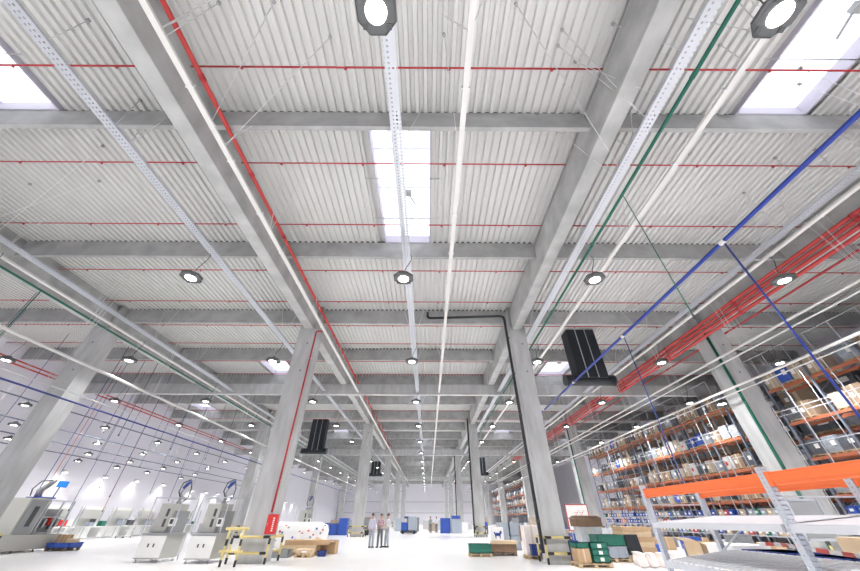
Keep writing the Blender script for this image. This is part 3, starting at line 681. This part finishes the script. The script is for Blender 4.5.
for x in (-.5, .5): MB().tube([(x,.05,0),(x,.02,2.1)], .02, 6).build('stand_leg', 'steel', t)
# left of the aisle
new_pallet((-6.35, 20.9, 0), 2.3, .9, 'long pallet of flat cardboard beside the machine-side column', 'wood')
carton('flat_carton', (-6.5, 20.9, .14), (1.8,.85,.26), 'cardl', 'pale flat carton at the bottom of the cardboard pallet', group='cartons by the left column', tape=False)
carton('flat_carton', (-6.2, 20.95, .405), (2.1,.85,.2), 'card', 'brown flat carton on top of the cardboard pallet', group='cartons by the left column', tape=False)
carton('open_carton', (-5.35, 21.9, 0), (.9,.8,.55), 'card', 'open brown carton beside the long cardboard pallet', open_=True)
new_pallet((-5.9, 19.75, 0), .8, .6, 'short pallet with a pale carton in front of the long pallet')
carton('pale_carton', (-5.9, 19.75, .14), (.75,.5,.17), 'cardl', 'small pale carton on the short front pallet', lab=True, tape=False)
crate('tote', (-7.0, 19.75, 0), (.8,.5,.3), 'greyd', 'dark grey tote in front of the cardboard pallet by the guard')
crate('tote', (-5.2, 20.25, .0), (.35,.3,.22), 'blued', 'small navy tote at the end of the short pallet')
# wide white packing table with coloured marks
t = thing('packing_table', (-8.6, 26.5, 0), 'wide white sheeted heap with small red and blue marks behind the cardboard pallet', 'table')
MB().lathe([(.9,0),(.98,.5),(1.0,.85),(.95,1.15),(.7,1.3)], 14, smooth=False, sx=2.0, sy=1.0).build('white_cover', 'paper', t)
for i in range(26):
    a = R(200+5.4*i); z = .25+.9*random.random(); MB().cbox((2.01*math.cos(a), 1.005*math.sin(a), z), (.1,.06,.05+.07*random.random())).build('coloured_mark', ('redl','blueb','redb','greyd')[i % 4], t)
# distant blue bins, carts
for i, (x, y, z, wd, h, m) in enumerate(((-12.0,45.7,0,1.1,1.1,'blueb'),(-10.8,45.9,0,.9,1.05,'blueb'),(-9.7,45.5,0,1.0,1.55,'blueb'),(3.7,52,0,1.3,1.5,'greyb'),(2.3,52.5,0,1.3,1.6,'blueb'),(6.9,49,0,.9,1.2,'blueb'),(5.0,54,0,.9,1.2,'paper'))):
    crate('stacked_container', (x,y,z), (wd,1.0,h), m, ['blue container far down beside the second machine-side column, farthest from it','middle blue container beside the second machine-side column','tall blue container touching the second machine-side column','grey container far down by the second pallet-side column','tall blue container in the far middle, left of the grey one','blue drum-like container past the second pallet-side column','white container far down behind the grey one'][i], 'distant containers', cat='container')
    if m == 'greyb': crate('stacked_container', (x,y,z+h+.01), (wd*.9,.9,.35), 'blueb', 'shallow blue container on top of the far grey one', 'distant containers', cat='container')
for i, (x, y) in enumerate(((-2.4, 50),)):
    t = thing('tugger_cart', (x, y, 0), 'blue and grey tugger cart far down the central aisle', 'cart')
    MB().box(-1.0, 1.0, -.9, .9, .1, .3).build('chassis', 'dark', t); MB().box(-.1, .95, -.8, .8, .3, 1.8).build('body', 'greyb', t, bevel=.1)
    MB().box(-.95, -.15, -.85, .8, .3, 1.15).build('cabin', 'blueb', t, bevel=.05); MB().box(-.6, .1, -.7, .7, 1.55, 1.75).build('canopy', 'blued', t)
    for sx in (-.7, .7): MB().lathe([(.17,-.06),(.17,.06)], 12).build('wheel', 'black', t, (sx,-.85,.17)).rotation_euler.x = R(90)
for i in range(26):
    x, y = -15+1.3*i+.4*random.random(), 60+3*random.random()+(9 if i % 2 else 0)
    if abs(x-(-7.4)) < 1.5 or abs(x-5.45) < 1.5: continue
    m = ('crl','wrap','greyb','cr','wrapd','crw')[i % 6]
    carton('distant_carton', (x,y,0), (.9+.5*random.random(),.9,.9+.9*random.random()), m, '%s carton in the far row across the hall, %s counted from the machine side' % ({'crl':'pale brown','crw':'white','greyb':'blue-grey','wrapd':'dark grey','cr':'brown','wrap':'grey'}[m], ow(i)), group='far cartons', tape=False)

# ------------------------------------------------------------------ pallet racks by the right wall
RXF, RXB = 22.5, 23.6
def rack(name, y0, nb, bay, label, levels, low, xf=RXF, xb=RXB, top=9.0):
    t = thing(name, (xf, y0, 0), label, 'rack', 'tall pallet racks'); d = xb-xf
    u = MB()
    for x in (0, d): u.box(x-.05, x+.05, -.05, .05, 0, top)
    z = .4
    while z < top-1: u.bar((0,0,z),(d,0,z+.7),.03,.03).bar((d,0,z+.7),(0,0,z+1.4),.03,.03); z += 1.4
    u0 = u.build('upright_frame', 'rackg', t)
    for i in range(1, nb+1): c = u0.copy(); C.objects.link(c); c.location.y = i*bay
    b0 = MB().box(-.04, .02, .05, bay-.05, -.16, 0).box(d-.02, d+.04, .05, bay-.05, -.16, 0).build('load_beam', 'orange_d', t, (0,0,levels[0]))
    s0 = MB().box(-.04, .02, .05, bay-.05, -.06, 0).box(d-.02, d+.04, .05, bay-.05, -.06, 0).box(.02, d-.02, .05, bay-.05, -.03, -.005).build('shelf_panel', 'shelfw', t, (0,0,low[0])) if low else None
    f = True
    for i in range(nb):
        for z in levels:
            if f: f = False; continue
            c = b0.copy(); C.objects.link(c); c.location = (0, i*bay, z)
    f = True
    for i in range(nb):
        for z in low:
            if f: f = False; continue
            c = s0.copy(); C.objects.link(c); c.location = (0, i*bay, z)
    return t
LEV, LOW = [2.6, 4.4, 6.3, 8.3], [.65, 1.2, 1.75]
SEC = [('near', 6.7, 5, 2.8, 'near tall rack'), ('far', 24.4, 9, 2.8, 'long tall rack')]
for q, y0, nb, bay, l in SEC:
    rack('pallet_rack', y0, nb, bay, 'tall orange-beam pallet rack, %s' % ('near section beside the nearest rack-side column' if q == 'near' else 'long section past the nearest rack-side column'), LEV, LOW)
rack('pallet_rack', 74, 21, 2.8, 'distant blue-grey pallet rack far down the hall', LEV, [])
rack('pallet_rack', 5.5, 17, 2.8, 'second pallet rack row against the right wall, behind the first', LEV, [], 27.6, 28.7)
# load prototypes (unit boxes scaled on the empties)
def load_proto(kind):
    t = thing({'card':'cardboard_box','wrap':'wrapped_load','dark':'wrapped_load','blue':'wrapped_load','bin':'storage_bin'}.get(kind, 'cardboard_box'), (0,0,0), 'x', 'box')
    if kind in ('card', 'pale', 'white'):
        b = MB().box(-.5,.5,-.5,.5,.13,1); b.build('body', {'card':'cr','pale':'crl','white':'crw'}[kind], t)
        MB().box(-.505,-.5,-.06,.06,.13,1).box(-.505,.505,-.06,.06,1,1.005).build('tape', 'tape', t)
        MB().box(-.51,-.5,.15,.4,.4,.65).build('paper_label', 'paper' if kind != 'white' else 'redl', t)
    else:
        b = MB().lathe([(.66,.13),(.69,.4),(.68,.7),(.62,.96),(.5,1.0)], 4, rot=R(45), smooth=False); b.build('body', {'wrap':'wr','blue':'blueb','dark':'wrd'}[kind], t)
        MB().box(-.51,-.49,-.35,-.05,.45,.7).build('paper_label', 'paper', t)
    p = MB()
    for i in range(4): p.box(-.5+i*.29,-.37+i*.29,-.5,.5,.09,.13)
    for j in (-.46, 0, .46): p.box(-.5,.5,j-.05,j+.05,0,.09)
    p.build('pallet_boards', 'wood', t); return t
LP = {}
KN = {'card':'brown cardboard','pale':'pale cardboard','white':'white carton','blue':'blue wrapped','wrap':'grey shrink-wrapped','dark':'dark shrink-wrapped'}
LVN = {2.6:'lowest orange level', 4.4:'second orange level', 6.3:'third orange level', 8.3:'top orange level'}
def put(kind, loc, sc_, label, group):
    if kind not in LP: o = LP[kind] = load_proto(kind); o.location = loc; o.scale = sc_; o['label'] = label; o['group'] = group; return o
    return copy_tree(LP[kind], loc, scale=sc_, label=label, group=group)
for q, y0, nb, bay, l in SEC:
    for i in range(nb):
        for z in LEV:
            for s in range(3):
                if random.random() < .08: continue
                kind = random.choices(['card','pale','wrap','dark','white','blue'], [3.4,2.2,3.4,3.2,.8,.7])[0]
                h = (1.05 if z != 8.3 else 1.25)*(.65+.35*random.random()); 
                put(kind, (RXF+.55+.05*random.random(), y0+i*bay+.5+.9*s, z+.004), (1.0, .8+.04*random.random(), h), '%s load, %s, %s bay of the %s, %s in bay' % (KN[kind], LVN[z], ow(i), l, ow(s)), 'pallet loads on the tall racks')
for i in range(21):
    for z in LEV:
        for s in range(2):
            kind = random.choices(['wrap','dark','pale','card'], [3,3,1,1])[0]
            put(kind, (RXF+.55, 74+i*2.8+.75+1.3*s, z+.004), (1.0,1.15,.9+.5*random.random()), '%s load, %s of the distant rack, %s bay, %s in it' % (KN[kind], LVN[z], ow(i), ow(s)), 'pallet loads on the distant rack')
for i in range(17):
    for z in LEV:
        kind = random.choices(['dark','card','wrap'], [3,2,1])[0]
        put(kind, (28.15, 5.5+i*2.8+1.4, z+.004), (1.0,2.4,1.1+.35*random.random()), '%s wide load on the %s of the wall-side rack, %s bay' % (KN[kind], LVN[z], ow(i)), 'pallet loads on the wall-side rack')
# storage bins on the white lower shelves
BP = {}
LWN = {.65:'lowest white shelf', 1.2:'middle white shelf', 1.75:'upper white shelf'}
BN = {'blueb':'blue','greyb':'grey','greenb':'green','redl':'red','cardl':'cardboard'}
for q, y0, nb, bay, l in SEC:
    for i in range(nb):
        for z in LOW:
            for s in range(5):
                if random.random() < .06: continue
                m = random.choices(['blueb','greyb','greenb','redl','cardl'], [6 if z > 1 else 2,2,1,.6,2])[0]
                lab = '%s bin, %s, %s bay of the %s, %s in bay' % (BN[m], LWN[z], ow(i), l, ow(s)); loc = (RXF+.35, y0+i*bay+.38+.51*s, z+.002)
                if m not in BP:
                    t = BP[m] = crate('storage_bin', loc, (.7,.44,.34), m, lab, 'storage bins on the white shelves', cat='bin')
                    MB().box(-.38,-.372,-.1,.1,.1,.22).build('paper_label', 'paper', t)
                else: copy_tree(BP[m], loc, label=lab)
# protective mesh fence in front of the racks
for q, y0, y1 in (('near', 5.0, 20.9), ('long', 24.2, 50.0)):
    t = thing('rack_fence', (21.75, y0, 0), 'thin white post-and-rail mesh fence before the %s rack section' % q, 'fence', 'rack fences')
    p0 = MB().box(-.016,.016,-.016,.016,0,10.2).build('post', 'fence', t); n = int((y1-y0)/1.4)
    for i in range(1, n+1): c = p0.copy(); C.objects.link(c); c.location.y = i*1.4
    for z in (10.2, 6.85, 6.6, 5.0, 3.1): MB().box(-.014,.014,0,n*1.4,z-.018,z+.018).build('rail', 'fence', t)

# ------------------------------------------------------------------ foreground shelving rack
FX, BXX = 4.6, 5.75
t = thing('shelf_rack', (FX, 0, 0), 'empty steel rack with orange top beams and white shelf in the near corner', 'rack')
d = BXX-FX
for y in (7.95, 4.97, 1.99):
    for x in (0, d):
        m = MB().box(x-.04, x+.04, y-.05, y-.046, 0, 2.06).box(x-.042, x-.038, y-.05, y+.05, 0, 2.06).box(x+.038, x+.042, y-.05, y+.05, 0, 2.06)
        up_ = m.build('upright', 'upr', t); MB().box(x-.09, x+.09, y-.1, y+.1, 0, .012).build('foot_plate', 'galv', up_)
    br = MB().bar((.05,y,.2),(d-.05,y,.7),.016,.016).bar((.05,y,1.72),(d-.05,y,1.72),.016,.016)
    br.build('cross_brace', 'galv', t)
for y0, y1 in ((5.04, 7.88), (2.06, 4.9)):
    for x in (-.075, d+.025):
        x += .045 if x < 0 else -.045
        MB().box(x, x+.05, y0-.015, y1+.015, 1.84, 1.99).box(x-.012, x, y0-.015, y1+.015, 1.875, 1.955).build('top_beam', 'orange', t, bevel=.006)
        for y in (y0-.016, y1-.054): MB().box(x-.016, x+.054, y, y+.07, 1.83, 1.995).build('beam_bracket', 'orange', t)
    MB().box(-.075, -.025, y0, y1, 1.345, 1.43).build('shelf_beam', 'shelfw', t, bevel=.004); MB().box(d+.025, d+.075, y0, y1, 1.44, 1.53).build('shelf_beam', 'shelfw', t, bevel=.004)
    MB().quad((-.03,y0,1.432),(d+.03,y0,1.532),(d+.03,y1,1.532),(-.03,y1,1.432)).quad((-.03,y0,1.425),(-.03,y1,1.425),(d+.03,y1,1.525),(d+.03,y0,1.525)).build('shelf_board', 'shelfw', t)
    for x, z in ((-.075,.75), (d+.025,.9)): MB().box(x, x+.05, y0, y1, z, z+.1).build('deck_beam', 'galv', t, bevel=.004)
    sl = MB(); y = y0+.03
    while y < y1-.1: sl.bar((-.07,y+.055,.862),(d+.07,y+.055,1.012),.11,.02); y += .145
    sl.build('slatted_deck', 'slat', t)
MB().bar((d-.02,7.9,1.0),(d-.02,7.1,1.4),.025,.025).build('diagonal_brace', 'galv', t)
# items behind / on it
carton('open_carton', (6.75, 9.75, 0), (.75,.6,1.05), 'cardl', 'open brown carton standing behind the far end of the near rack', open_=True)
carton('white_carton', (6.75, 8.85, 0), (.8,.8,1.05), 'paper', 'plain white carton behind the near rack, next to the open brown one', tape=False)
crate('tote', (6.75, 7.75, .5), (.8,.9,.5), 'blued', 'navy tote on a grey box behind the near rack', cat='crate'); carton('grey_box', (6.75,7.75,0), (.8,.9,.495), 'greyb', 'grey box under the navy tote behind the near rack', tape=False)
crate('tote', (6.75, 6.6, .5), (.8,.9,.5), 'blued', 'second navy tote behind the near rack, closer to the camera', cat='crate'); carton('grey_box', (6.75,6.6,0), (.8,.9,.495), 'greyb', 'second grey box behind the near rack, under the closer navy tote', tape=False)
carton('cardboard_box', (7.4, 5.1, 0), (1.2,1.0,1.12), 'card', 'large brown carton behind the near end of the near rack')
carton('cardboard_box', (8.9, 7.6, 0), (1.3,1.0,1.2), 'cardl', 'pale brown carton standing farther behind the near rack')
b = MB(); n = 28; pv = None
for i in range(n+1):
    y = 7.3-4.8*i/n; z = 1.10+.02*math.sin(i*.5)-.12*i/n; x = 5.98+.05*math.sin(i*.9)
    cur = ((x,y,z),(x+.02*math.cos(i),y,z+.055))
    if pv: b.quad(pv[0],cur[0],cur[1],pv[1])
    pv = cur
tp = b.build('barrier_tape', 'tape_rw'); tag(tp, 'red and white barrier tape sagging along the back of the near rack', 'tape')
sm = tp.modifiers.new('s', 'SOLIDIFY'); sm.thickness = .004
t = thing('panel_gate', (14.4, 14.6, 0), 'grey framed panel standing by the nearest rack-side column', 'panel')
MB().box(-.6, .6, -.02, .02, .9, 2.1).build('panel', 'greyd', t); b = MB()
for s in (-1, 1): b.box(s*.6-.04, s*.6+.04, -.04, .04, 0, 2.15)
for z in (.9, 2.1): b.box(-.6, .6, -.04, .04, z-.04, z+.04)
b.build('frame', 'galv', t)
# small goods on the floor between near rack and tall racks
for i in range(16):
    x, y = 12.2+2.1*(i % 4)+.5*random.random(), 18.5+3.1*(i//4)+.8*random.random()
    if abs(x-17.5) < 1.3 and y < 20: x = 15.2
    m = ('wrapd','cardl','wrapd','card','blueb','wrap')[i % 6]
    carton('floor_load', (x,y,0), (.9,.8,.4+.45*random.random()), m, '%s load on the floor before the tall racks, %s of the group' % ({'greenb':'green','cardl':'pale brown','wrapd':'dark wrapped','card':'brown','blueb':'blue','wrap':'grey wrapped'}[m], ow(i)), group='floor loads before the racks', tape=m in ('card','cardl'))

MX = [(8.0,29.5),(9.6,27.2),(11.4,29.0),(13.4,27.5),(7.6,34.5),(9.4,36.0),(11.8,34.2),(14.2,36.5),(8.2,44.5),(10.4,46.0),(12.8,44.2),(15.0,46.5),(6.9,24.4),(9.0,23.6),(11.5,24.5)]
for i, (x, y) in enumerate(MX):
    m = ('wrap','crl','greyb','wrapd','cr','crw','blued')[i % 7]
    carton('floor_load', (x, y, 0), (1.1, .9, .7+.5*((i*7) % 5)/4), m, '%s load in the middle storage area, %s of the group' % ({'wrap':'grey wrapped','crl':'pale brown','greyb':'blue-grey','wrapd':'dark wrapped','cr':'brown','crw':'white','blued':'navy'}[m], ow(i)), group='loads in the middle storage area', tape=m in ('crl','cr'))
# ------------------------------------------------------------------ people
def skinmesh(name, m, verts, edges_, radii, parent, sub=2, root=0):
    me = bpy.data.meshes.new(name); me.from_pydata(verts, edges_, []); me.materials.append(M[m]); o = bpy.data.objects.new(name, me); C.objects.link(o)
    if parent: o.parent = parent
    s = o.modifiers.new('Skin', 'SKIN'); s.use_smooth_shade = True
    for i, r in enumerate(radii):
        rr = r if isinstance(r, tuple) else (r, r); me.skin_vertices[0].data[i].radius = rr
    me.skin_vertices[0].data[root].use_root = True
    ss = o.modifiers.new('Sub', 'SUBSURF'); ss.levels = ss.render_levels = sub
    return o
def person(loc, rz, label, shirt, pants, arm='down', stride=.0, bag=False, scale=1.0):
    t = thing('person', loc, label, 'person', None, rz); t.scale = (scale,)*3
    V = []; E = []; Rr = []
    def add(p, r, pr=None):
        V.append(p); Rr.append(r)
        if pr is not None: E.append((pr, len(V)-1))
        return len(V)-1
    pel = add((0,0,.93), (.14,.10)); wa = add((0,0,1.10), (.13,.095), pel); ch = add((0,.0,1.30), (.15,.105), wa); nk0 = add((0,.0,1.44), (.09,.075), ch); nk = add((0,-.005,1.50), .052, nk0)
    hd0 = add((0,-.015,1.57), (.068,.08), nk); hd1 = add((0,-.015,1.66), (.08,.095), hd0); hd2 = add((0,-.01,1.74), (.055,.065), hd1)
    TR_, SH = [], []
    for s in (-1, 1):
        hp = add((s*.09,0,.86), .088, pel); kn = add((s*.105,-.03+stride*s*.15,.49), .058, hp); an = add((s*.11,stride*s*.28,.09), .04, kn); add((s*.115,-.06+stride*s*.28,.045), .042, an); add((s*.12,-.15+stride*s*.28,.035), .032, len(V)-1)
        shd = add((s*.175,0,1.40), .055, nk0)
        if arm == 'down' or (arm == 'one' and s < 0): el = add((s*.225,.03,1.13), .042, shd); wr = add((s*.235,-.05,.90), .03, el); dv = Vector((0,-.02,-.09))
        else: el = add((s*.22,.0,1.13), .042, shd); wr = add((s*.11,-.22,1.17), .03, el); dv = Vector((-s*.07,-.06,.02))
        pm = Vector(V[wr])+dv*.7; pi = add(tuple(pm), (.036,.02), wr)
        for k in range(4):
            off = Vector((0,.028-.019*k,0)) if dv.z < -.05 else Vector((0,0,.028-.019*k)); f1 = pm+off+dv*.55; f2 = f1+dv*(.42+.08*(k in (1,2)))+Vector((-s*.012,0,0))
            a = add(tuple(f1), .010, pi); add(tuple(f2), .008, a)
        th = pm+dv*.1+(Vector((-s*.01,-.045,0)) if dv.z < -.05 else Vector((0,-.01,.045))); a = add(tuple(th), .011, pi); add(tuple(th+dv*.4), .009, a)
        TR_.append((hp, kn, an)); SH.append((shd, el, wr))
    skinmesh('body', 'skin', V, E, Rr, t)
    # clothes as slightly larger shells over the body
    v = [V[wa],V[ch],(0,0,1.455)]; e = [(0,1),(1,2)]; r = [(.150,.115),(.172,.125),(.075,.07)]; v.insert(0,(0,0,.86)); e = [(0,1),(1,2),(2,3)]; r.insert(0,(.158,.118))
    for shd, el, wr in SH:
        n = len(v); v += [V[shd], V[el], tuple(Vector(V[el]).lerp(Vector(V[wr]),.75))]; e += [(3,n),(n,n+1),(n+1,n+2)]; r += [.072,.055,.045]
    skinmesh('shirt', shirt, v, e, r, t, root=1)
    v = [(0,0,1.03),(0,0,.92)]; e = [(0,1)]; r = [(.150,.112),(.155,.118)]
    for hp, kn, an in TR_:
        n = len(v); v += [V[hp],V[kn],(V[an][0],V[an][1],.05)]; e += [(1,n),(n,n+1),(n+1,n+2)]; r += [.105,.076,.06]
    skinmesh('trousers', pants, v, e, r, t, root=1)
    MB().lathe([(.088,1.66),(.094,1.70),(.086,1.755),(.05,1.79),(.01,1.795)], 14, (0,.004,0), sy=1.12).build('hair', 'hair', t)
    f = MB()
    for s in (-1, 1): f.lathe([(.004,-.012),(.012,0),(.004,.012)], 8, (s*.032,-.105,1.665))
    f.build('eyes', 'hair', t)
    MB().tube([(0,-.105,1.66),(0,-.128,1.625),(0,-.108,1.615)], [.008,.013,.01], 6).build('nose', 'skin', t)
    MB().cbox((0,-.103,1.585), (.045,.01,.009)).build('mouth', 'redl', t)
    for s in (-1, 1): MB().lathe([(.006,-.03),(.018,0),(.008,.03)], 8, (s*.085,-.0,1.645), sx=.6).build('ear', 'skin', t)
    for hp, kn, an in TR_:
        a = Vector(V[an]); MB().box(a.x-.045, a.x+.045, a.y-.19, a.y+.06, 0, .075).build('shoe', 'black', t, bevel=.02)
    return t
pa = person((-3.66, 26.0, 0), R(160), 'person in a pale lilac shirt and light trousers with a dark bag at the hip', 'shirtl', 'jeansl', 'down')
bg_ = thing('shoulder_bag', (-3.97, 25.85, .62), 'dark bag held by the person in the lilac shirt', 'bag'); MB().cbox((0,0,.14), (.28,.12,.26)).build('pouch', 'black', bg_, bevel=.03); MB().tube([(-.1,0,.26),(0,0,.36),(.1,0,.26)], .012, 6).build('strap', 'black', bg_)
person((-3.12, 26.2, 0), R(-20), 'person in a checked reddish shirt and dark grey trousers, middle of the three talking', 'shirtr', 'jeans', 'one', .25)
person((-2.7, 26.5, 0), R(-60), 'person in a white shirt and pale trousers, hands in front, beside the checked shirt', 'shirtw', 'jeansl', 'both', .2)
person((.35, 55.0, 0), R(20), 'distant person in grey beyond the tugger cart', 'shirtg', 'jeans', 'down', .2)
person((1.2, 55.6, 0), R(-40), 'distant person in a white shirt beside the one in grey', 'shirtw', 'jeans', 'one')

# fill from the sky through the roof openings is the world; nothing else added
